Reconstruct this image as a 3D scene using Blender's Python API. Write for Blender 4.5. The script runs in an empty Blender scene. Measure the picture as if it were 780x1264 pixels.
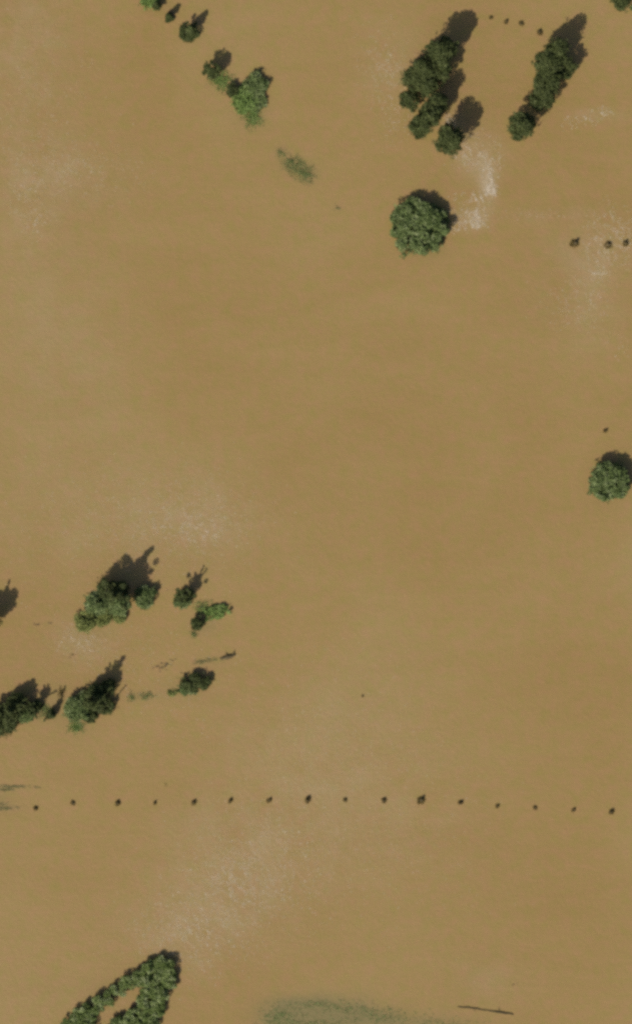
import bpy, bmesh, math, random
from mathutils import Vector, Matrix, noise

# ------------------------------------------------------------------ camera, sky, sun
SC = bpy.context.scene
COL = SC.collection
S = 0.1                       # metres per photograph pixel at the water
CAM_H = 300.0
cam_d = bpy.data.cameras.new('camera')
cam = bpy.data.objects.new('camera', cam_d); COL.objects.link(cam)
cam.location = (0, 0, CAM_H)
cam_d.sensor_fit = 'VERTICAL'
cam_d.angle = 2 * math.atan(63.2 / CAM_H)
cam_d.clip_start = 1.0
cam_d.clip_end = 12000
SC.camera = cam

SUN_EL = 40.0
AZ = Vector((0.58, 0.815, 0)).normalized()          # the way shadows fall
w = bpy.data.worlds.new('World'); SC.world = w; w.use_nodes = True
nt = w.node_tree
bg = nt.nodes['Background']; bg.inputs['Strength'].default_value = 0.078
sky = nt.nodes.new('ShaderNodeTexSky'); sky.sky_type = 'NISHITA'; sky.sun_disc = False
sky.sun_elevation = math.radians(SUN_EL)
sky.sun_rotation = math.atan2(-AZ.x, -AZ.y)
sky.dust_density = 2.0
sky.ozone_density = 1.0
nt.links.new(sky.outputs[0], bg.inputs['Color'])
sd = bpy.data.lights.new('sun', 'SUN'); sd.energy = 4.35; sd.angle = math.radians(0.6); sd.color = (1.0, 0.93, 0.85)
sun = bpy.data.objects.new('sun', sd); COL.objects.link(sun)
e = math.radians(SUN_EL)
sun.rotation_euler = Vector((AZ.x * math.cos(e), AZ.y * math.cos(e), -math.sin(e))).to_track_quat('-Z', 'Y').to_euler()
sun.location = (-60, -80, 90)
SC.view_settings.view_transform = 'Standard'
SC.view_settings.look = 'None'
SC.view_settings.gamma = 1
SC.view_settings.exposure = 0.0
SC.view_settings.use_curve_mapping = False
SC.render.engine = 'CYCLES'
SC.cycles.filter_width = 3.3          # soft aerial photograph
SC.cycles.use_denoising = False
SC.cycles.max_bounces = 5
SC.cycles.diffuse_bounces = 3

R = random.Random(7)


def W(px, py, z=0.0):
    """photograph pixel -> world position at height z"""
    f = (CAM_H - z) / CAM_H
    return Vector(((px - 390) * S * f, (632 - py) * S * f, z))


# ------------------------------------------------------------------ materials
def mat(name):
    m = bpy.data.materials.new(name); m.use_nodes = True
    return m, m.node_tree, m.node_tree.nodes['Principled BSDF']


def ramp(nt, stops):
    r = nt.nodes.new('ShaderNodeValToRGB')
    el = r.color_ramp.elements
    while len(el) > 1: el.remove(el[-1])
    el[0].position, el[0].color = stops[0][0], (*stops[0][1], 1)
    for p, c in stops[1:]:
        x = el.new(p); x.color = (*c, 1)
    return r


def leaf_mat(name, dark, mid, light, rough=0.55):
    m, nt, b = mat(name)
    geo = nt.nodes.new('ShaderNodeNewGeometry')
    r = ramp(nt, [(0.0, dark), (0.55, mid), (1.0, light)])
    tc = nt.nodes.new('ShaderNodeTexCoord')
    nz = nt.nodes.new('ShaderNodeTexNoise'); nz.inputs['Scale'].default_value = 1.1; nz.inputs['Detail'].default_value = 3
    nt.links.new(tc.outputs['Object'], nz.inputs['Vector'])
    mx = nt.nodes.new('ShaderNodeMath'); mx.operation = 'MULTIPLY_ADD'; mx.inputs[1].default_value = 0.45
    nt.links.new(geo.outputs['Random Per Island'], mx.inputs[0])
    ms = nt.nodes.new('ShaderNodeMath'); ms.operation = 'MULTIPLY_ADD'; ms.inputs[1].default_value = 1.5; ms.inputs[2].default_value = -0.45
    nt.links.new(nz.outputs['Fac'], ms.inputs[0])
    nt.links.new(ms.outputs[0], mx.inputs[2])
    nt.links.new(mx.outputs[0], r.inputs[0])
    nt.links.new(r.outputs[0], b.inputs['Base Color'])
    b.inputs['Roughness'].default_value = rough
    b.inputs['Specular IOR Level'].default_value = 0.15
    return m


def plain_mat(name, c1, c2, scale=6.0, rough=0.85):
    m, nt, b = mat(name)
    tc = nt.nodes.new('ShaderNodeTexCoord')
    nz = nt.nodes.new('ShaderNodeTexNoise'); nz.inputs['Scale'].default_value = scale; nz.inputs['Detail'].default_value = 5
    nt.links.new(tc.outputs['Object'], nz.inputs['Vector'])
    r = ramp(nt, [(0.3, c1), (0.7, c2)])
    nt.links.new(nz.outputs['Fac'], r.inputs[0])
    nt.links.new(r.outputs[0], b.inputs['Base Color'])
    b.inputs['Roughness'].default_value = rough
    return m


M = {
    'dark': leaf_mat('foliage_dark_green_shaded', (.036, .046, .015), (.068, .086, .026), (.14, .16, .058)),  # dark green leaves, lowered further to carry the shade of the groves
    'mid': leaf_mat('foliage_mid_green', (.056, .084, .026), (.130, .175, .055), (.29, .33, .16)),
    'olive': leaf_mat('foliage_olive', (.095, .115, .030), (.185, .210, .060), (.29, .31, .11)),
    'bright': leaf_mat('foliage_bright_green', (.085, .135, .030), (.160, .235, .060), (.25, .33, .11)),
    'silty': leaf_mat('foliage_silt_coated', (.13, .115, .045), (.175, .165, .065), (.24, .215, .09)),
    'pale': leaf_mat('foliage_hedge', (.062, .095, .024), (.145, .195, .052), (.42, .46, .24)),
    'drowned': leaf_mat('foliage_drowned', (.125, .17, .048), (.175, .205, .070), (.24, .255, .10)),
    'dry': leaf_mat('dead_leaves', (.060, .045, .030), (.10, .075, .048), (.17, .13, .08)),
    'bark': plain_mat('bark', (.050, .038, .028), (.12, .095, .070)),
    'wood': plain_mat('wet_wood', (.065, .048, .018), (.12, .090, .038)),
    'straw': leaf_mat('wet_straw_debris', (.10, .072, .022), (.145, .108, .034), (.20, .15, .06)),
    'foam': leaf_mat('foam_froth', (.36, .29, .185), (.44, .37, .26), (.56, .49, .39), 0.8),
}


def water_mat():
    m, nt, b = mat('turbid_floodwater')
    L = nt.links.new
    tc = nt.nodes.new('ShaderNodeTexCoord')
    at = nt.nodes.new('ShaderNodeAttribute'); at.attribute_name = 'silt'
    sep = nt.nodes.new('ShaderNodeSeparateColor'); L(at.outputs['Color'], sep.inputs[0])
    n1 = nt.nodes.new('ShaderNodeTexNoise'); n1.inputs['Scale'].default_value = 0.035; n1.inputs['Detail'].default_value = 4
    n1.inputs['Distortion'].default_value = 0.8
    L(tc.outputs['Object'], n1.inputs['Vector'])
    r1 = ramp(nt, [(0.28, (.284, .188, .068)), (0.52, (.297, .203, .076)), (0.75, (.308, .220, .088))])
    L(n1.outputs['Fac'], r1.inputs[0])
    # finer hue mottling of suspended silt
    n2 = nt.nodes.new('ShaderNodeTexNoise'); n2.inputs['Scale'].default_value = 0.7; n2.inputs['Detail'].default_value = 5
    n2.inputs['Roughness'].default_value = 0.65
    L(tc.outputs['Object'], n2.inputs['Vector'])
    r2 = ramp(nt, [(0.30, (.40, .52, .36)), (0.70, (.60, .48, .64))])
    L(n2.outputs['Fac'], r2.inputs[0])
    # drawn-out streaks of silt along the slow current
    mpn = nt.nodes.new('ShaderNodeMapping'); mpn.inputs['Rotation'].default_value = (0, 0, math.radians(-62)); mpn.inputs['Scale'].default_value = (.07, .28, 1)
    L(tc.outputs['Object'], mpn.inputs['Vector'])
    n3 = nt.nodes.new('ShaderNodeTexNoise'); n3.inputs['Scale'].default_value = 1.0; n3.inputs['Detail'].default_value = 6
    n3.inputs['Distortion'].default_value = 1.2; n3.inputs['Roughness'].default_value = 0.65
    L(mpn.outputs[0], n3.inputs['Vector'])
    r3 = ramp(nt, [(0.30, (.43, .44, .42)), (0.70, (.57, .56, .60))])
    L(n3.outputs['Fac'], r3.inputs[0])
    m0 = nt.nodes.new('ShaderNodeMix'); m0.data_type = 'RGBA'; m0.blend_type = 'SOFT_LIGHT'; m0.inputs[0].default_value = 0.28
    L(r1.outputs[0], m0.inputs[6]); L(r3.outputs[0], m0.inputs[7])
    mx = nt.nodes.new('ShaderNodeMix'); mx.data_type = 'RGBA'; mx.blend_type = 'SOFT_LIGHT'; mx.inputs[0].default_value = 0.6
    L(m0.outputs[2], mx.inputs[6]); L(r2.outputs[0], mx.inputs[7])
    # pale suspended silt (R) and green water above drowned grass (G)
    mp = nt.nodes.new('ShaderNodeMix'); mp.data_type = 'RGBA'; mp.inputs[7].default_value = (.40, .32, .20, 1)
    L(sep.outputs[0], mp.inputs[0]); L(mx.outputs[2], mp.inputs[6])
    mg = nt.nodes.new('ShaderNodeMix'); mg.data_type = 'RGBA'; mg.inputs[7].default_value = (.205, .168, .072, 1)
    L(sep.outputs[1], mg.inputs[0]); L(mp.outputs[2], mg.inputs[6])
    L(mg.outputs[2], b.inputs['Base Color'])
    b.inputs['Roughness'].default_value = 0.32
    b.inputs['IOR'].default_value = 1.33
    w1 = nt.nodes.new('ShaderNodeTexNoise'); w1.inputs['Scale'].default_value = 1.9; w1.inputs['Detail'].default_value = 5
    w1.inputs['Roughness'].default_value = 0.7
    L(tc.outputs['Object'], w1.inputs['Vector'])
    bp = nt.nodes.new('ShaderNodeBump'); bp.inputs['Distance'].default_value = 0.11
    sc_ = nt.nodes.new('ShaderNodeMath'); sc_.operation = 'MULTIPLY_ADD'; sc_.inputs[1].default_value = 0.6; sc_.inputs[2].default_value = 0.42
    L(sep.outputs[2], sc_.inputs[0]); L(sc_.outputs[0], bp.inputs['Strength'])
    L(w1.outputs['Fac'], bp.inputs['Height'])
    L(bp.outputs[0], b.inputs['Normal'])
    return m


# ------------------------------------------------------------------ helpers
def tag(o, label=None, cat=None, group=None, kind=None):
    if label: o['label'] = label
    if cat: o['category'] = cat
    if group: o['group'] = group
    if kind: o['kind'] = kind
    return o


def empty(name, loc):
    o = bpy.data.objects.new(name, None); COL.objects.link(o); o.location = loc
    o.empty_display_size = 0.5
    return o


class MB:
    def __init__(s): s.v = []; s.f = []

    def leaf(s, p, size, rnd, flat=0.5, aspect=0.55):
        """one folded leaf spray: two triangles sharing the rib"""
        a = rnd.uniform(0, 6.283)
        up = Vector((rnd.gauss(0, flat), rnd.gauss(0, flat), 1)).normalized()
        d = Vector((math.cos(a), math.sin(a), rnd.uniform(-.5, .3)))
        d = (d - up * d.dot(up)).normalized()
        c = up.cross(d)
        h = size * aspect
        i = len(s.v)
        s.v += [p - d * size, p + c * h + up * (size * .25), p + d * size, p - c * h + up * (size * .25)]
        s.f += [(i, i + 1, i + 2), (i, i + 2, i + 3)]

    def tube(s, pts, rad, n=6, cap=True):
        rings = []
        for k, p in enumerate(pts):
            q = pts[min(k + 1, len(pts) - 1)] - pts[max(k - 1, 0)]
            if q.length < 1e-6: q = Vector((0, 0, 1))
            q.normalize()
            a = q.orthogonal().normalized(); b = q.cross(a)
            i = len(s.v); rings.append(i)
            for j in range(n):
                t = 6.28318 * j / n
                s.v.append(p + (a * math.cos(t) + b * math.sin(t)) * rad[k])
        for k in range(len(rings) - 1):
            for j in range(n):
                s.f.append((rings[k] + j, rings[k] + (j + 1) % n, rings[k + 1] + (j + 1) % n, rings[k + 1] + j))
        if cap:
            s.f.append(tuple(rings[-1] + j for j in range(n)))
            s.f.append(tuple(rings[0] + n - 1 - j for j in range(n)))

    def build(s, name, m, parent=None, loc=None, smooth=False):
        me = bpy.data.meshes.new(name)
        me.from_pydata([tuple(v) for v in s.v], [], s.f); me.update()
        me.materials.append(m)
        if smooth: me.polygons.foreach_set('use_smooth', [True] * len(me.polygons))
        o = bpy.data.objects.new(name, me); COL.objects.link(o)
        if parent: o.parent = parent
        if loc is not None: o.location = loc
        return o


def in_ellipsoid(rnd):
    while True:
        v = Vector((rnd.uniform(-1, 1), rnd.uniform(-1, 1), rnd.uniform(-1, 1)))
        if v.length <= 1: return v


def crown_lobes(rnd, a, b, zc, n, profile, top=None):
    """clump centres and radii filling the crown, relative to the trunk base"""
    out = []
    for k in range(n):
        v = in_ellipsoid(rnd)
        v = v.normalized() * (v.length ** 0.45)
        if profile == 'round':
            if v.z < -0.5: v.z *= 0.5
            lr = rnd.uniform(.27, .50) * min(a, 1.9) if a > 1 else rnd.uniform(.35, .5) * a
            p = Vector((v.x * (a - lr * .75), v.y * (a - lr * .75), zc + v.z * max(b - lr * .6, .05)))
        else:                                   # a spire narrowing to its tip
            t = rnd.random() ** 1.15
            z = zc - b + 2 * b * t
            rr = a * (1 - t) ** .6
            lr = max(.26, rr * .45)
            q = rnd.uniform(0, 6.283); rr = max(0, rr - lr * .6) * math.sqrt(rnd.random())
            p = Vector((rr * math.cos(q), rr * math.sin(q), z))
        out.append((p, lr))
    if profile == 'spire':
        for k in range(5):
            out.append((Vector((0, 0, zc + b * (.55 + .1 * k))), .30 - .04 * k))
    return out


def tree(name, px, py, r, zc, b, mk, label, cat='tree', profile='round', ax=None, rot=0, dens=1.0,
         leaf=.13, group=None, seed=None, bare=0):
    """px, py = crown centre in the photo, r = crown radius in photo pixels, zc = crown centre height, b = half depth"""
    rnd = random.Random(seed if seed is not None else int(px * 31 + py * 7))
    if zc <= 0: leaf, dens = .06, dens * 2.2
    c = W(px, py, max(zc, 0))
    a = r * S
    root = empty(name, (c.x, c.y, 0))
    tag(root, label, cat, group)
    asp = ax or 1.0
    rm = Matrix.Rotation(math.radians(rot), 3, 'Z')
    n = max(4, int(5 + 5.0 * a * a * asp)) if profile == 'round' else 24
    lob = crown_lobes(rnd, a, b, zc, n, profile)
    lob = [(rm @ Vector((p.x * asp, p.y, p.z)), lr) for p, lr in lob]
    # a few knobs that push the outline out of round
    for k in range(9 if a > 2.2 else 3 if a > .8 else 1):
        q = rnd.uniform(0, 6.283)
        lob.append((rm @ Vector((math.cos(q) * a * .88 * asp, math.sin(q) * a * .88, zc + rnd.uniform(-.1, .6) * b)), a * rnd.uniform(.13, .19)))
    # trunk and limbs, rooted below the flood
    t = MB()
    top = zc + b * .55
    tr = max(.06, min(.2, .045 * (top + 1.5)))
    sway = Vector((rnd.uniform(-.1, .1), rnd.uniform(-.1, .1), 0))
    pts = [Vector((0, 0, -1.4)), Vector((0, 0, 0)), sway + Vector((0, 0, top * .5)), sway * 1.4 + Vector((0, 0, top))]
    t.tube(pts, [tr * 1.3, tr, tr * .75, tr * .25], 8)
    for p, lr in lob[:14]:
        if p.z > 0.05:
            z0 = min(p.z * .5, top * .8)
            s0 = Vector((sway.x * z0 / max(top, .1), sway.y * z0 / max(top, .1), z0))
            mid = s0.lerp(p, .5) + Vector((rnd.uniform(-.1, .1), rnd.uniform(-.1, .1), .08))
            t.tube([s0, mid, p], [tr * .5, tr * .33, tr * .12], 5)
    bare_pts = []
    for k in range(bare):
        q = rnd.uniform(0, 6.283); z0 = rnd.uniform(.45, .95) * top
        ln = rnd.uniform(.6, 1.3)
        s0 = Vector((sway.x, sway.y, z0))
        e1 = s0 + Vector((math.cos(q) * ln * .5, math.sin(q) * ln * .5, ln * .6))
        e2 = e1 + Vector((math.cos(q + .4) * ln * .35, math.sin(q + .4) * ln * .35, ln * .6))
        t.tube([s0, e1, e2], [tr * .5, tr * .35, tr * .15], 5)
        for i in range(9):
            f = i / 8
            bare_pts.append((s0.lerp(e1, f * 2) if f < .5 else e1.lerp(e2, f * 2 - 1), .05 + .06 * f))
    t.build('trunk', M['bark'], root, smooth=True)
    # crown: leaf sprays in clumps
    m = MB()
    for p, lr in (lob if zc > 0 else []) + bare_pts:
        cnt = int(((34 if lr > .12 else 7) + 330 * lr * lr) * dens)
        for k in range(cnt):
            v = in_ellipsoid(rnd); v = v.normalized() * (v.length ** .55)
            q = p + Vector((v.x, v.y, v.z * .8)) * lr * rnd.uniform(.85, 1.12)
            if q.z < 0.01: q.z = rnd.uniform(-.06, .05)
            m.leaf(q, rnd.uniform(.6, 1.2) * leaf, rnd, flat=.55)
    if profile == 'round':               # loose twig leaves between the clumps
        area = math.pi * a * a * asp
        low = zc <= 0
        sx, sy = px * .37, py * .23
        for k in range(int((620 if low else 230) * area * dens)):
            v = in_ellipsoid(rnd); u = v.normalized()
            v = u * (v.length ** (1.5 if low else .45)) * (1.3 if low else 1)
            wob = .80 + .70 * noise.noise(Vector((u.x * 1.6 + sx, u.y * 1.6 + sy, u.z))) + .35 * noise.noise(Vector((u.x * 4 + sy, u.y * 4 + sx, u.z * 3)))
            q = Vector((v.x * a * asp * wob, v.y * a * wob, zc + v.z * b * .85))
            g = noise.noise(Vector((q.x * 1.7 + sx, q.y * 1.7 + sy, q.z * 1.7))) + .5 * noise.noise(Vector((q.x * 4.5, q.y * 4.5, q.z * 4 + sx)))
            if g < (rnd.uniform(-.7, .2) if low else rnd.uniform(-.15, .25)): continue
            q = rm @ q
            if q.z < 0.01: q.z = rnd.uniform(-.06, .05)
            m.leaf(q, rnd.uniform(.6, 1.25) * leaf, rnd, flat=.6)
    m.build('crown', M[mk], root)
    return root


# ------------------------------------------------------------------ water
PALE = [(40, 240, 45, 60, .26), (110, 215, 60, 40, .15), (30, 60, 60, 120, .22), (70, 420, 90, 120, .14), (250, 640, 70, 40, .25),
        (120, 640, 150, 70, .12), (300, 1070, 90, 70, .28), (230, 1150, 70, 45, .26), (400, 940, 120, 90, .18),
        (590, 190, 28, 28, .4), (601, 228, 10, 26, .7), (585, 270, 16, 14, .5), (730, 315, 50, 40, .28), (720, 385, 50, 40, .16),
        (735, 142, 40, 7, .2), (680, 265, 50, 10, .16), (485, 80, 40, 70, .14), (100, 790, 40, 30, .20), (600, 1210, 50, 30, .12),
        (480, 1030, 110, 70, .10), (560, 150, 10, 12, .4), (20, 900, 50, 80, .05)]
GREEN = [(355, 1262, 36, 24, .95), (400, 1246, 55, 20, .80), (470, 1258, 60, 16, .70), (540, 1268, 60, 14, .5), (375, 1236, 40, 8, .35),
         (10, 973, 28, 3, .45), (8, 997, 18, 4, .5), (4, 985, 10, 12, .35),
         (365, 205, 20, 12, .45), (347, 188, 9, 7, .4), (380, 217, 13, 9, .4), (310, 138, 22, 20, .45), (278, 103, 14, 12, .45), (416, 257, 7, 5, .25),
         (252, 770, 18, 12, .35), (110, 775, 22, 16, .25), (95, 885, 24, 26, .3), (55, 875, 22, 16, .35), (75, 850, 8, 12, .2),
         (230, 852, 30, 12, .3), (180, 859, 25, 5, .3), (262, 815, 22, 6, .3), (520, 310, 34, 12, .3), (750, 600, 28, 26, .25),
         (190, 6, 16, 10, .3), (236, 45, 14, 10, .3), (130, 1230, 80, 28, .15)]


def axis_steps(half, step, far):
    v = [-far, -far * .3, -half * 2]
    k = int(half * 2 / step)
    v += [-half + i * step for i in range(k + 1)]
    return v + [half * 2, far * .3, far]


def build_water():
    xs = axis_steps(44, .5, 4000); ys = axis_steps(68, .5, 4000)
    vs = [(x, y, 0) for y in ys for x in xs]
    nx = len(xs)
    fs = [(j * nx + i, j * nx + i + 1, (j + 1) * nx + i + 1, (j + 1) * nx + i) for j in range(len(ys) - 1) for i in range(nx - 1)]
    me = bpy.data.meshes.new('water'); me.from_pydata(vs, [], fs); me.update()
    ca = me.color_attributes.new('silt', 'FLOAT_COLOR', 'POINT')
    data = []
    for x, y, z in vs:
        r = g = 0.0
        if abs(x) < 90 and abs(y) < 140:
            px, py = x / S + 390, 632 - y / S
            nz = noise.noise(Vector((x * .25, y * .25, 3))) + .6 * noise.noise(Vector((x * .8, y * .8, 9))) + .4 * noise.noise(Vector((x * 1.9, y * 1.9, 5)))
            for cx, cy, sx, sy, a in PALE:
                d = ((px - cx) / sx) ** 2 + ((py - cy) / sy) ** 2
                if d < 6: r += a * math.exp(-d)
            for cx, cy, sx, sy, a in GREEN:
                d = ((px - cx) / sx) ** 2 + ((py - cy) / sy) ** 2
                if d < 6: g += a * math.exp(-d)
            rip = min(1, r * 1.5)
            r *= max(0, .75 + .8 * nz); g *= max(.2, 1 + .6 * nz)
        else:
            rip = .2
        data += [min(1, r), min(1, g), rip, 1]
    ca.data.foreach_set('color', data)
    me.materials.append(water_mat())
    o = bpy.data.objects.new('water', me); COL.objects.link(o)
    o['kind'] = 'structure'


build_water()

# ------------------------------------------------------------------ trees and shrubs
GA = 'drowned trees of the left-hand grove'
GB = 'drowned trees of the right-hand grove'
GC = 'shrubs in the diagonal row'
GD = 'flooded shrubs at the left edge'

T = tree
# grove left of the post row (top)
T('round_tree', 541, 68, 18, 3.5, 2.3, 'dark', 'tallest dark tree at the head of the left grove, casting the longest shadow', group=GA)
T('round_tree', 552, 58, 14, 3.0, 1.8, 'dark', 'shaded dark tree tucked under the tallest tree of the left grove', group=GA)
T('round_tree', 523, 84, 16, 2.8, 1.9, 'dark', 'dark tree just below the tallest tree of the left grove', group=GA)
T('round_tree', 542, 88, 15, 2.0, 1.6, 'dark', 'dark tree on the inner side of the left grove below its tallest tree', group=GA)
T('round_tree', 510, 97, 15, 2.2, 1.5, 'dark', 'green tree bulging from the left grove\'s outer side, halfway down', group=GA)
T('round_tree', 526, 106, 14, 2.3, 1.5, 'dark', 'dark tree in the middle of the left grove above the small water gaps', group=GA)
T('round_tree', 505, 124, 13, 1.6, 1.2, 'dark', 'leftmost tree of the left grove, above a narrow gap of brown water', group=GA)
T('round_tree', 519, 156, 14, 2.7, 2.0, 'dark', 'slim tree at the lower end of the left grove, shadow running up between trees', group=GA, rot=55, ax=1.15)
T('round_tree', 530, 143, 16, 3.0, 2.4, 'dark', 'small dark tree tucked against the slim lower tree of the left grove', group=GA)
T('round_tree', 541, 127, 13, 2.5, 2.0, 'dark', 'added sapling extending the shadow between the slim lower tree and the main left grove', group=GA)  # added to carry the slim tree's shadow further up the grove
T('round_tree', 553, 173, 19, 3.2, 2.0, 'dark', 'separate round tree below the left grove with its own round shadow beside it', group=GA)
# right grove
T('round_tree', 676, 78, 17, 3.0, 2.0, 'dark', 'broad dark tree at the head of the right grove', group=GB)
T('round_tree', 688, 64, 17, 2.7, 2.0, 'dark', 'shaded tree at the top right of the right grove', group=GB)
T('round_tree', 695, 84, 15, 1.8, 1.3, 'dark', 'shaded tree on the inner right flank of the right grove', group=GB)
T('round_tree', 675, 102, 17, 2.4, 1.5, 'dark', 'grey green tree in the middle of the right grove', group=GB)
T('round_tree', 668, 122, 16, 2.0, 1.6, 'dark', 'small green tree at the waist of the right grove', group=GB)
T('round_tree', 643, 156, 18, 2.7, 2.2, 'dark', 'lowest tree of the right grove, nearest the foam streak', group=GB)
# singles
T('broad_tree', 517, 279, 36, .7, 1.5, 'mid', 'big broad green tree standing alone in open water below the foam streak', leaf=.17)
T('round_tree', 751, 595, 25, .9, 1.5, 'mid', 'lone round green tree by the right edge with shadow on its top', leaf=.15)
T('round_tree', 764, 0, 14, 1.3, 1.1, 'dark', 'dark green tree cut by the top edge near the corner')
T('shrub', 782, 9, 5, .5, .5, 'mid', 'sliver of green shrub in the top right corner', 'shrub')

# diagonal row, top left
T('shrub', 184, 1, 13, .5, .6, 'bright', 'first shrub of the diagonal row, bright green, cut by the top edge', 'shrub', group=GC, dens=.7)
T('shrub', 193, 7, 7, 1.1, .7, 'dark', 'dark clump beside the topmost bright shrub of the diagonal row', 'shrub', group=GC, profile='spire')
T('shrub', 209, 21, 6.5, .8, .8, 'dark', 'smallest dark shrub of the diagonal row with pointed shadow', 'shrub', group=GC, profile='spire')
T('small_tree', 236, 37, 12, 1.3, 1.4, 'dark', 'third in the diagonal row, pointed dark tree with spiky shadow', group=GC, profile='spire')
T('shrub', 232, 43, 10, .1, .5, 'dark', 'low green shrub at the foot of the pointed tree in the diagonal row', 'shrub', group=GC, dens=.6, ax=1.3, rot=-30)
T('shrub', 226, 34, 4, .2, .5, 'dark', 'tiny dark tuft left of the pointed tree in the diagonal row', 'shrub', group=GC)
T('small_tree', 261, 87, 11, 1.6, .9, 'dark', 'tree at the upper end of the green thicket with a square dark shadow', group=GC)
T('shrub', 273, 99, 14, -.02, .25, 'bright', 'pale green half drowned shrub below the square dark shadow', 'shrub', group=GC, dens=.5)
T('shrub', 286, 111, 9, .5, .6, 'dark', 'dark green shrub joining the thicket of the diagonal row', 'shrub', group=GC)
T('shrub', 316, 104, 16, .4, .6, 'mid', 'dark topped shrub at the upper right of the green thicket', 'shrub', group=GC, dens=.7)
T('shrub', 301, 124, 18, .15, .5, 'bright', 'wide green shrub in the middle of the thicket of the diagonal row', 'shrub', group=GC, dens=.6)
T('shrub', 317, 126, 13, .1, .5, 'mid', 'green shrub on the right flank of the thicket', 'shrub', group=GC, dens=.6)
T('shrub', 311, 144, 14, -.02, .3, 'bright', 'light green shrub tip sinking into water at the thicket\'s lower end', 'shrub', group=GC, dens=.5)
T('drowned_shrub', 346, 188, 6, -.05, .15, 'drowned', 'faint small drowned shrub above the long faint green patch', 'shrub', group=GC, dens=.22)
T('drowned_shrub', 361, 203, 12, -.04, .2, 'drowned', 'upper half of the faint green drowned patch in open water', 'shrub', group=GC, dens=.34, ax=1.3, rot=-45)
T('drowned_shrub', 377, 215, 12, -.04, .2, 'drowned', 'lower half of the faint green drowned patch in open water', 'shrub', group=GC, dens=.34, ax=1.2, rot=-40)
T('drowned_shrub', 416, 257, 4, -.05, .1, 'drowned', 'barely visible last shrub of the diagonal row', 'shrub', group=GC, dens=.2)

# left middle clusters
T('tall_tree', 142, 736, 20, 2.9, 2.9, 'dark', 'tallest tree of the slanting clump, casting a long pointed shadow', group=GD, profile='spire')
T('round_tree', 121, 744, 16, 2.2, 1.7, 'mid', 'green tree in the middle of the slanting clump', group=GD)
T('round_tree', 133, 728, 13, 2.3, 1.8, 'dark', 'shaded tree behind the slanting clump on its upper left side', group=GD)
T('round_tree', 147, 746, 15, 2.5, 1.9, 'mid', 'grey green tree at the foot of the long pointed shadow', group=GD)
T('shrub', 106, 768, 14, .6, .8, 'olive', 'olive shrub at the lower left tip of the slanting clump', 'shrub', group=GD, dens=.8)
T('shrub', 128, 762, 12, .5, .7, 'olive', 'olive shrub along the lower side of the slanting clump', 'shrub', group=GD)
T('shrub', 148, 763, 8, .4, .6, 'olive', 'small olive shrub beside the grey green tree', 'shrub', group=GD)
T('round_tree', 181, 737, 15, .5, .8, 'mid', 'round bright green tree at the right end of the slanting clump', group=GD)
T('small_tree', 229, 736, 14, 1.3, 1.2, 'dark', 'bare limbed tree with forked shadow right of the slanting clump', group=GD, bare=9, dens=.8, profile='spire')
T('shrub', 225, 742, 11, .4, .5, 'mid', 'grey green shrub at the foot of the forked shadow', 'shrub', group=GD, dens=.6)
T('shrub', 267, 757, 10, .2, .35, 'bright', 'bright green flat shrub with a tip pointing right', 'shrub', group=GD, ax=1.8, rot=12, dens=.8)
T('shrub', 250, 750, 10, .0, .2, 'bright', 'faint green shrub linking the forked shadow and bright green shrub', 'shrub', group=GD, dens=.35)
T('small_tree', 243, 770, 8, .6, .6, 'dark', 'narrow dark clump standing in for a tree shadow just below the bright green flat shrub', 'shrub', group=GD, ax=1.4, rot=55)  # dark leaves laid along the shadow direction in place of a cast shadow
T('shrub', 239, 783, 5, -.02, .15, 'drowned', 'faint drowned tuft below the narrow dark shadow clump', 'shrub', group=GD, dens=.35)
T('small_tree', -14, 766, 15, 2.2, 1.5, 'dark', 'tree just off the left edge whose ragged shadow reaches the picture', group=GD, bare=5)
T('shrub', 240, 843, 11, .6, .55, 'dark', 'long low dark shrub above the post row with a flat top', 'shrub', group=GD, ax=2.1, rot=3, seed=5)
T('shrub', 232, 851, 9, .1, .35, 'mid', 'green skirt shrub below the long low dark shrub', 'shrub', group=GD, ax=1.5, dens=.6)
T('shrub', 213, 855, 5, .1, .25, 'olive', 'small olive tuft at the left end of the long low shrub', 'shrub', group=GD, dens=.5, ax=1.4)
T('tall_tree', 113, 866, 14, 2.7, 2.7, 'dark', 'tall twiggy tree casting the branching shadow up to the right', group=GD, profile='spire', bare=12, dens=.7)
T('round_tree', 95, 876, 17, .9, .9, 'mid', 'green tree at the lower left of the branching shadow', group=GD, dens=.85)
T('round_tree', 119, 860, 15, 1.0, 1.0, 'dark', 'leafy tree at the root of the branching shadow', group=GD)
T('shrub', 131, 872, 11, .6, .6, 'dark', 'dark twiggy shrub right of the leafy tree at the branching shadow', 'shrub', group=GD, dens=.6, bare=4)
T('shrub', 104, 868, 14, .8, .8, 'mid', 'grey green shrub in the middle of the branching clump', 'shrub', group=GD, dens=.7)
T('shrub', 134, 848, 11, .8, .9, 'dark', 'shaded shrub on the upper side of the branching clump', 'shrub', group=GD, dens=.7)
T('shrub', 112, 884, 9, .5, .5, 'dark', 'dark low shrub below the leafy tree at the branching shadow', 'shrub', group=GD)
T('shrub', 95, 898, 11, .0, .2, 'bright', 'pale drowned shrub at the very bottom of the branching clump', 'shrub', group=GD, dens=.35)
T('round_tree', 2, 890, 20, 1.2, 1.4, 'dark', 'large dark tree cut by the left edge above the post row', group=GD)
T('tall_tree', 13, 878, 14, 1.9, 1.9, 'dark', 'pointed tree beside the large dark tree at the left edge', group=GD, profile='spire')
T('shrub', 33, 882, 12, .8, .8, 'mid', 'green shrub right of the pointed tree at the left edge', 'shrub', group=GD)
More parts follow.
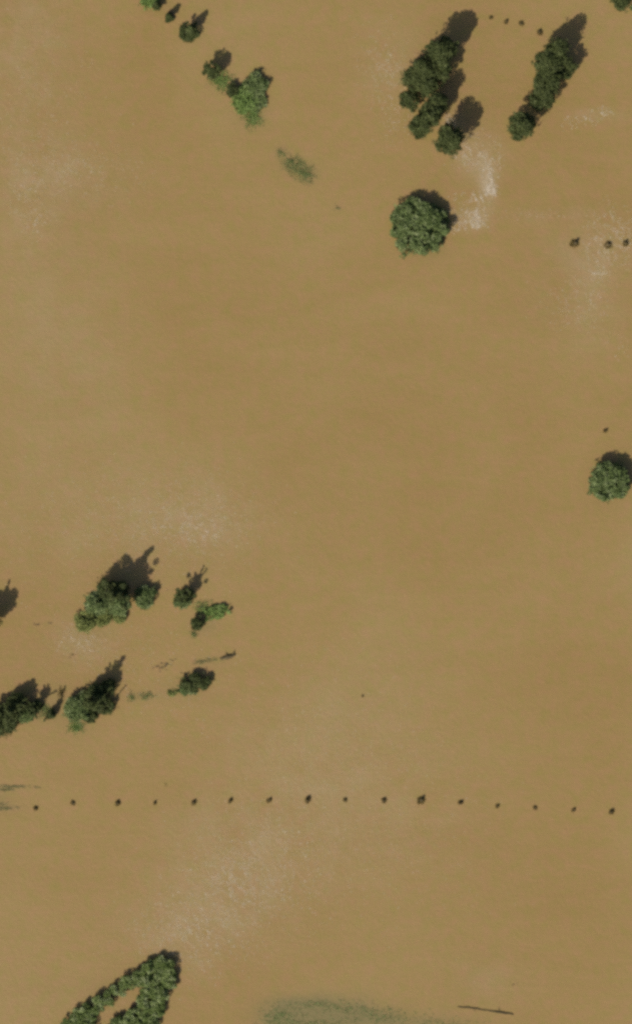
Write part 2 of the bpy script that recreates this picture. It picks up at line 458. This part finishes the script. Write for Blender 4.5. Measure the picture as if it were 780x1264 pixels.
T('small_tree', 42, 874, 11, 1.2, 1.2, 'dark', 'small pointed tree with arched shadow near the left edge', group=GD, profile='spire', bare=3)
T('shrub', 22, 868, 13, 1.2, 1.1, 'dark', 'shaded shrub above the pointed tree at the left edge', 'shrub', group=GD)
T('shrub', 55, 877, 9, .0, .2, 'drowned', 'pale drowned shrub under the arched shadow near the left edge', 'shrub', group=GD, dens=.4)
T('small_tree', 63, 882, 8, .9, .9, 'dark', 'thin dark tree closing the arched shadow on its right', group=GD, profile='spire', dens=.6, bare=2)
T('drowned_shrub', 76, 855, 5, -.03, .15, 'straw', 'brownish drowned tuft above the gap between the two lower clumps', 'shrub', group=GD, dens=.4, ax=1.6, rot=90)
T('drowned_shrub', 162, 861, 6, -.03, .12, 'drowned', 'faint grey green tuft between the branching clump and long low shrub', 'shrub', group=GD, dens=.35)
T('drowned_shrub', 180, 859, 6, -.03, .1, 'drowned', 'thin drowned strand running to the long low shrub', 'shrub', group=GD, dens=.3, ax=2.0)


# hedge ring at the lower edge
def hedge():
    rnd = random.Random(77)
    ctr = [(74, 1276), (84, 1264), (96, 1257), (106, 1249), (120, 1241), (132, 1232), (146, 1223), (158, 1214), (170, 1205), (182, 1196),
           (193, 1191), (206, 1194), (211, 1205), (207, 1218), (200, 1229), (192, 1240), (184, 1250), (176, 1260), (168, 1272),
           (180, 1213), (170, 1221), (192, 1209), (182, 1226), (190, 1224), (172, 1240), (166, 1252), (152, 1262), (160, 1264), (158, 1226),
           (104, 1264), (114, 1257), (100, 1274), (172, 1230), (178, 1236), (160, 1262), (96, 1268), (108, 1260), (122, 1250), (134, 1242), (108, 1270), (118, 1268), (146, 1232), (144, 1262), (150, 1256), (186, 1262), (194, 1246), (166, 1234), (176, 1272), (160, 1240), (152, 1230), (170, 1210), (88, 1280), (128, 1247), (140, 1238), (196, 1200), (148, 1280), (130, 1282), (114, 1280)]
    c = W(150, 1240)
    root = empty('hedge', (c.x, c.y, 0))
    tag(root, 'dense green hedge loop round a gap of muddy water at the bottom left', 'hedge')
    m = MB()
    for px, py in ctr:
        u = max(0, min(1, ((px - 122) * 40 - (py - 1260) * 28) / (40 * 40 + 28 * 28)))
        if math.hypot(px - 122 - 40 * u, py - 1260 + 28 * u) < 14: continue      # the muddy gap stays open
        b = W(px, py, .9)
        b.x -= c.x; b.y -= c.y
        t = MB()
        t.tube([Vector((b.x, b.y, -1.2)), Vector((b.x, b.y, .3)), Vector((b.x + .1, b.y + .1, .9))], [.08, .06, .02], 6)
        t.build('stem', M['bark'], root)
        for k in range(13):
            v = in_ellipsoid(rnd)
            rr = .9
            p = Vector((b.x + v.x * rr, b.y + v.y * rr, .45 + abs(v.z) * .75 * rnd.uniform(.4, 1)))
            lr = rnd.uniform(.20, .50)
            for j in range(int(36 + 330 * lr * lr)):
                u = in_ellipsoid(rnd); u = u.normalized() * (u.length ** .55)
                q = p + Vector((u.x, u.y, u.z * .85)) * lr
                if q.z < 0: q.z = rnd.uniform(-.03, .05)
                m.leaf(q, rnd.uniform(.07, .16), rnd)
    m.build('foliage', M['pale'], root)


hedge()


# ------------------------------------------------------------------ fence posts in the flood
POSTS = [(46, 997, .8), (92, 990, 1.0), (147, 990, 1.2), (193, 990, .8), (241, 989, 1.1), (286, 987, 1.0), (334, 987, 1.0),
         (381, 986, 1.25), (427, 986, 1.0), (475, 987, 1.0), (521, 987, 1.6), (569, 990, 1.0), (615, 994, .85), (661, 996, 1.0),
         (709, 999, .9), (755, 1001, 1.1)]
ORD = ['first', 'second', 'third', 'fourth', 'fifth', 'sixth', 'seventh', 'eighth', 'ninth', 'tenth', 'eleventh', 'twelfth',
       'thirteenth', 'fourteenth', 'fifteenth', 'sixteenth']


def make_post(seed):
    rnd = random.Random(seed)
    root = empty('fence_post', (0, 0, 0))
    s = MB()
    lean = Vector((rnd.uniform(-.08, .08), rnd.uniform(-.08, .08), 0))
    s.tube([Vector((0, 0, -1)), Vector((0, 0, 0)), lean * .5 + Vector((0, 0, .18)), lean + Vector((0, 0, .30)), lean + Vector((0, 0, .34))],
           [.14, .14, .13, .12, .07], 10)
    s.build('stake', M['wood'], root)
    d = MB()
    for k in range(95):
        q = rnd.uniform(0, 6.283); rr = .34 * math.sqrt(rnd.random())
        p = Vector((math.cos(q) * rr - .03, math.sin(q) * rr - .03, .05 + .18 * (1 - rr / .36) * rnd.random()))
        d.leaf(p, rnd.uniform(.05, .13), rnd, flat=.5, aspect=.3)
    d.build('debris_clump', M['straw'], root)
    return root


def copy_tree(o):
    c = o.copy(); COL.objects.link(c)
    for ch in o.children:
        k = ch.copy(); COL.objects.link(k); k.parent = c
    return c


protos = [make_post(k) for k in range(4)]
used = set()
R2 = random.Random(5)


def place_post(px, py, s, label, group):
    k = R2.randrange(4)
    o = protos[k] if k not in used else copy_tree(protos[k])
    used.add(k)
    o.location = W(px - 1.5, py + 1.0)
    o.rotation_euler = (0, 0, R2.uniform(0, 6.28))
    o.scale = (s * R2.uniform(.75, 1.15), s * R2.uniform(.75, 1.15), min(s, 1.3) * R2.uniform(.7, 1.45))
    tag(o, label, 'post', group)
    return o


for i, (px, py, s) in enumerate(POSTS):
    extra = {0: ', nearest the floating reed mats', 10: ', with the biggest clump of debris', 15: ', nearest the right edge'}.get(i, '')
    place_post(px, py, s, f'{ORD[i]} post from the left in the long row{extra}', 'fence posts of the long row')
for i, (px, py, s) in enumerate([(607, 21, .8), (626, 26, 1.0), (644, 28, 1.0), (667, 39, 1.05)]):
    place_post(px, py, s, f'{ORD[i]} post from the left in the short row between the two groves', 'fence posts between the two groves')
for i, (px, py, s, l) in enumerate([(710, 300, 1.9, 'largest dark stump like post at the left of the trio on the right'),
                                    (752, 301, 1.5, 'middle post of the trio near the right edge, debris to its left'),
                                    (773, 299, 1.1, 'smallest and rightmost post of the trio near the right edge')]):
    place_post(px, py, s, l, 'posts of the trio at the right')
place_post(748, 531, .85, 'single small post just above the lone round tree at the right edge', 'solitary posts')
place_post(449, 858, .5, 'tiny solitary post alone in the open water at the middle', 'solitary posts')


# ------------------------------------------------------------------ drifting wood and reeds
def log(pts, r, label, stubs=3, seed=1):
    rnd = random.Random(seed)
    P = [W(x, y) for x, y in pts]
    c = P[0].copy()
    root = empty('drift_log', c); tag(root, label, 'log')
    m = MB()
    fine = []
    n = 12
    for k in range(n + 1):
        t = k / n * (len(P) - 1); i = min(int(t), len(P) - 2)
        q = P[i].lerp(P[i + 1], t - i) - c
        fine.append(q + Vector((rnd.uniform(-.04, .04), rnd.uniform(-.04, .04), .03 + rnd.uniform(-.02, .03))))
    rad = [r * (.35 + .65 * math.sin(math.pi * (k + 1) / (n + 2))) for k in range(n + 1)]
    m.tube(fine, rad, 8)
    m.build('stem', M['wood'], root, smooth=True)
    for k in range(stubs):
        b = MB(); p = fine[rnd.randrange(2, n - 1)]
        q = rnd.uniform(0, 6.283)
        e1 = p + Vector((math.cos(q) * .35, math.sin(q) * .3, .12)); e2 = e1 + Vector((math.cos(q + .5) * .3, math.sin(q + .5) * .25, .08))
        b.tube([p, e1, e2], [r * .4, r * .28, r * .1], 5)
        b.build('branch', M['wood'], root)
    return root


log([(564, 1243), (580, 1244), (606, 1248)], .09, 'thin dark drift log, the left one of two near the bottom edge', 1, seed=2)
log([(603, 1248), (618, 1250), (633, 1252)], .12, 'dark drift log, the right one of two near the bottom edge', 1, seed=3)
log([(272, 813), (282, 811), (290, 808)], .26, 'short thick drift log right of the left edge clumps', 5, seed=4)


def mat_of_strands(name, boxes, mk, label, cat, dens=10, seed=3, L=.5, kind=None):
    """a floating tangle; boxes: (px, py, halfwidth, halfheight, weight)"""
    rnd = random.Random(seed)
    c = W(boxes[0][0], boxes[0][1])
    m = MB()
    for cx, cy, hx, hy, wgt in boxes:
        for k in range(int(hx * hy * 4 * S * S * dens * wgt)):
            px = cx + rnd.gauss(0, .5) * hx; py = cy + rnd.gauss(0, .5) * hy
            p = W(px, py) - c
            p.z = .02 + rnd.random() * .05
            a = rnd.gauss(0, .35)
            ln = rnd.uniform(.4, 1) * L; wd = rnd.uniform(.015, .04)
            d = Vector((math.cos(a), math.sin(a), rnd.uniform(-.04, .04))); n = Vector((-d.y, d.x, rnd.uniform(-.4, .4)))
            i = len(m.v)
            m.v += [p - d * ln, p + n * wd, p + d * ln, p - n * wd]
            m.f += [(i, i + 1, i + 2), (i, i + 2, i + 3)]
    o = m.build(name, M[mk], None, c)
    tag(o, label, cat, None, kind)
    return o


mat_of_strands('reed_mat', [(18, 971, 18, 1.5, 1.2), (8, 975, 10, 1.5, 1), (44, 972, 14, 1, .4)], 'silty',
               'long streak of floating reeds above the start of the post row', 'reeds', 40)
mat_of_strands('reed_mat', [(5, 998, 10, 2, 1), (3, 992, 6, 2, .6), (20, 997, 8, 1, .3)], 'silty',
               'short streak of floating reeds at the left edge beside the first post', 'reeds', 36, seed=6)
mat_of_strands('reed_mat', [(250, 817, 10, 2.5, 1), (264, 814, 10, 1.5, 1), (246, 818, 6, 3, .6)], 'silty',
               'olive streak of drowned reeds trailing left from the short thick log', 'reeds', 22, seed=7)
mat_of_strands('twig_raft', [(196, 824, 9, 4, .6), (205, 820, 9, 2.5, .5), (215, 815, 5, 2, .5)], 'dry',
               'faint purple brown raft of twigs between the branching shadow and thick log', 'driftwood', 22, seed=8, L=.3, kind='stuff')
mat_of_strands('twig_raft', [(212, 728, 5, 1.5, .5), (204, 730, 4, 1.5, .5)], 'dry',
               'faint thread of twigs between the slanting clump and the forked shadow', 'driftwood', 14, seed=15, L=.2, kind='stuff')
mat_of_strands('twig_raft', [(48, 771, 9, 1.5, .6), (60, 769, 5, 1.2, .5)], 'dry',
               'faint line of floating twigs left of the slanting clump', 'driftwood', 26, seed=9, L=.3, kind='stuff')
mat_of_strands('twig_raft', [(205, 968, 2, 2, 1)], 'straw', 'faint speck of twigs just above the long post row near its left end', 'driftwood', 40, seed=16, L=.14, kind='stuff')
mat_of_strands('twig_raft', [(636, 1215, 2.5, 1.5, 1)], 'dry', 'faint speck of twigs in open water above the two bottom logs', 'driftwood', 40, seed=17, L=.14, kind='stuff')
mat_of_strands('twig_raft', [(90, 808, 3, 2, 1), (87, 812, 2, 1.5, .6)], 'straw',
               'tiny dark speck of floating twigs above the branching clump', 'driftwood', 40, seed=10, L=.16, kind='stuff')
mat_of_strands('drowned_grass', [(346, 1254, 22, 14, .8), (400, 1240, 46, 6, .6), (440, 1246, 60, 4, .5), (470, 1254, 50, 10, .45), (380, 1268, 60, 12, .8), (540, 1264, 50, 8, .3)],
               'drowned', 'murky green drowned grass bank along the bottom edge', 'grass', 26, seed=11, L=.24, kind='stuff')

# ------------------------------------------------------------------ foam
FOAMS = [
    ('whitish foam streak drifting between the two groves and the big broad tree', 'foam',
     [(590, 187, 18, 14, .30), (577, 192, 12, 8, .45), (604, 206, 9, 10, .5), (604, 224, 5, 11, 1.7), (604, 238, 5, 6, 1.8), (594, 244, 8, 4, 1.3),
      (588, 264, 7, 7, 1.0), (582, 277, 11, 5, 1.0), (575, 245, 14, 6, .35), (567, 266, 14, 10, .35), (556, 150, 4, 6, .8), (566, 285, 8, 4, .5)]),
    ('thin pale foam scattered around the trio of posts at the right edge', 'foam',
     [(752, 280, 20, 18, .30), (738, 315, 14, 16, .36), (770, 300, 10, 18, .35), (728, 370, 14, 22, .22), (700, 375, 22, 20, .15), (760, 425, 14, 12, .15),
      (738, 338, 10, 8, .35)]),
    ('narrow pale foam wisp right of the right grove', 'foam', [(742, 138, 12, 4, .4), (722, 147, 16, 4, .4), (704, 154, 12, 4, .3), (662, 265, 40, 4, .12)]),
    ('soft pale foam patch along the upper left edge', 'foam', [(32, 240, 14, 24, .20), (42, 275, 12, 10, .26), (64, 208, 30, 20, .12), (110, 215, 50, 25, .10), (30, 150, 60, 80, .05)]),
    ('light speckled foam above the slanting clump', 'foam', [(240, 655, 36, 14, .28), (220, 640, 70, 45, .14), (110, 650, 90, 50, .05)]),
    ('broad speckled foam field between post row and hedge loop', 'foam',
     [(300, 1090, 60, 40, .24), (240, 1150, 50, 30, .30), (340, 1045, 60, 40, .12), (290, 1090, 20, 20, .25), (400, 930, 90, 80, .05), (480, 1040, 100, 80, .03)]),
    ('pale foam wisps among the left edge clumps', 'foam', [(98, 793, 22, 14, .22), (150, 800, 50, 40, .06), (220, 860, 60, 30, .04)]),
    ('light foam margin left of the left grove', 'foam', [(483, 110, 14, 40, .20), (470, 70, 24, 30, .10), (500, 150, 14, 14, .15)]),
]


def foam(label, cat, blobs, seed):
    rnd = random.Random(seed)
    m = MB()
    c = W(blobs[0][0], blobs[0][1])
    for cx, cy, sx, sy, wgt in blobs:
        n = int(6.28 * sx * sy * S * S * wgt * 120)
        for k in range(n):
            px = cx + rnd.gauss(0, 1) * sx * .8; py = cy + rnd.gauss(0, 1) * sy * .8
            p = W(px, py)
            wx = p.x + .5 * noise.noise(Vector((p.x * .7, p.y * .7, 4))); wy = p.y + .5 * noise.noise(Vector((p.x * .7, p.y * .7, 8)))
            ridge = 1 - 2.2 * abs(noise.noise(Vector((wx * 1.5 + wy * .5, wy * .8, 1.5))))
            cl = ridge * .8 + .4 * noise.noise(Vector((p.x * 4, p.y * 4, 7))) - .15
            if cl < rnd.uniform(-.1, .75): continue
            p -= c; p.z = .005
            r = rnd.uniform(.02, .065) * (1 + .9 * min(wgt, 1))
            i = len(m.v); q0 = rnd.uniform(0, 6.28); a = rnd.uniform(.5, 1)
            for j in range(5):
                q = q0 + 1.2566 * j; rr = r * rnd.uniform(.7, 1.2)
                m.v.append(p + Vector((math.cos(q) * rr, math.sin(q) * rr * a, 0)))
            m.v.append(p + Vector((0, 0, r * .35)))
            m.f += [(i + j, i + (j + 1) % 5, i + 5) for j in range(5)]
    o = m.build('foam', M['foam'], None, c)
    tag(o, label, cat, None, 'stuff')


for k, (l, c_, b_) in enumerate(FOAMS): foam(l, c_, b_, 100 + k)
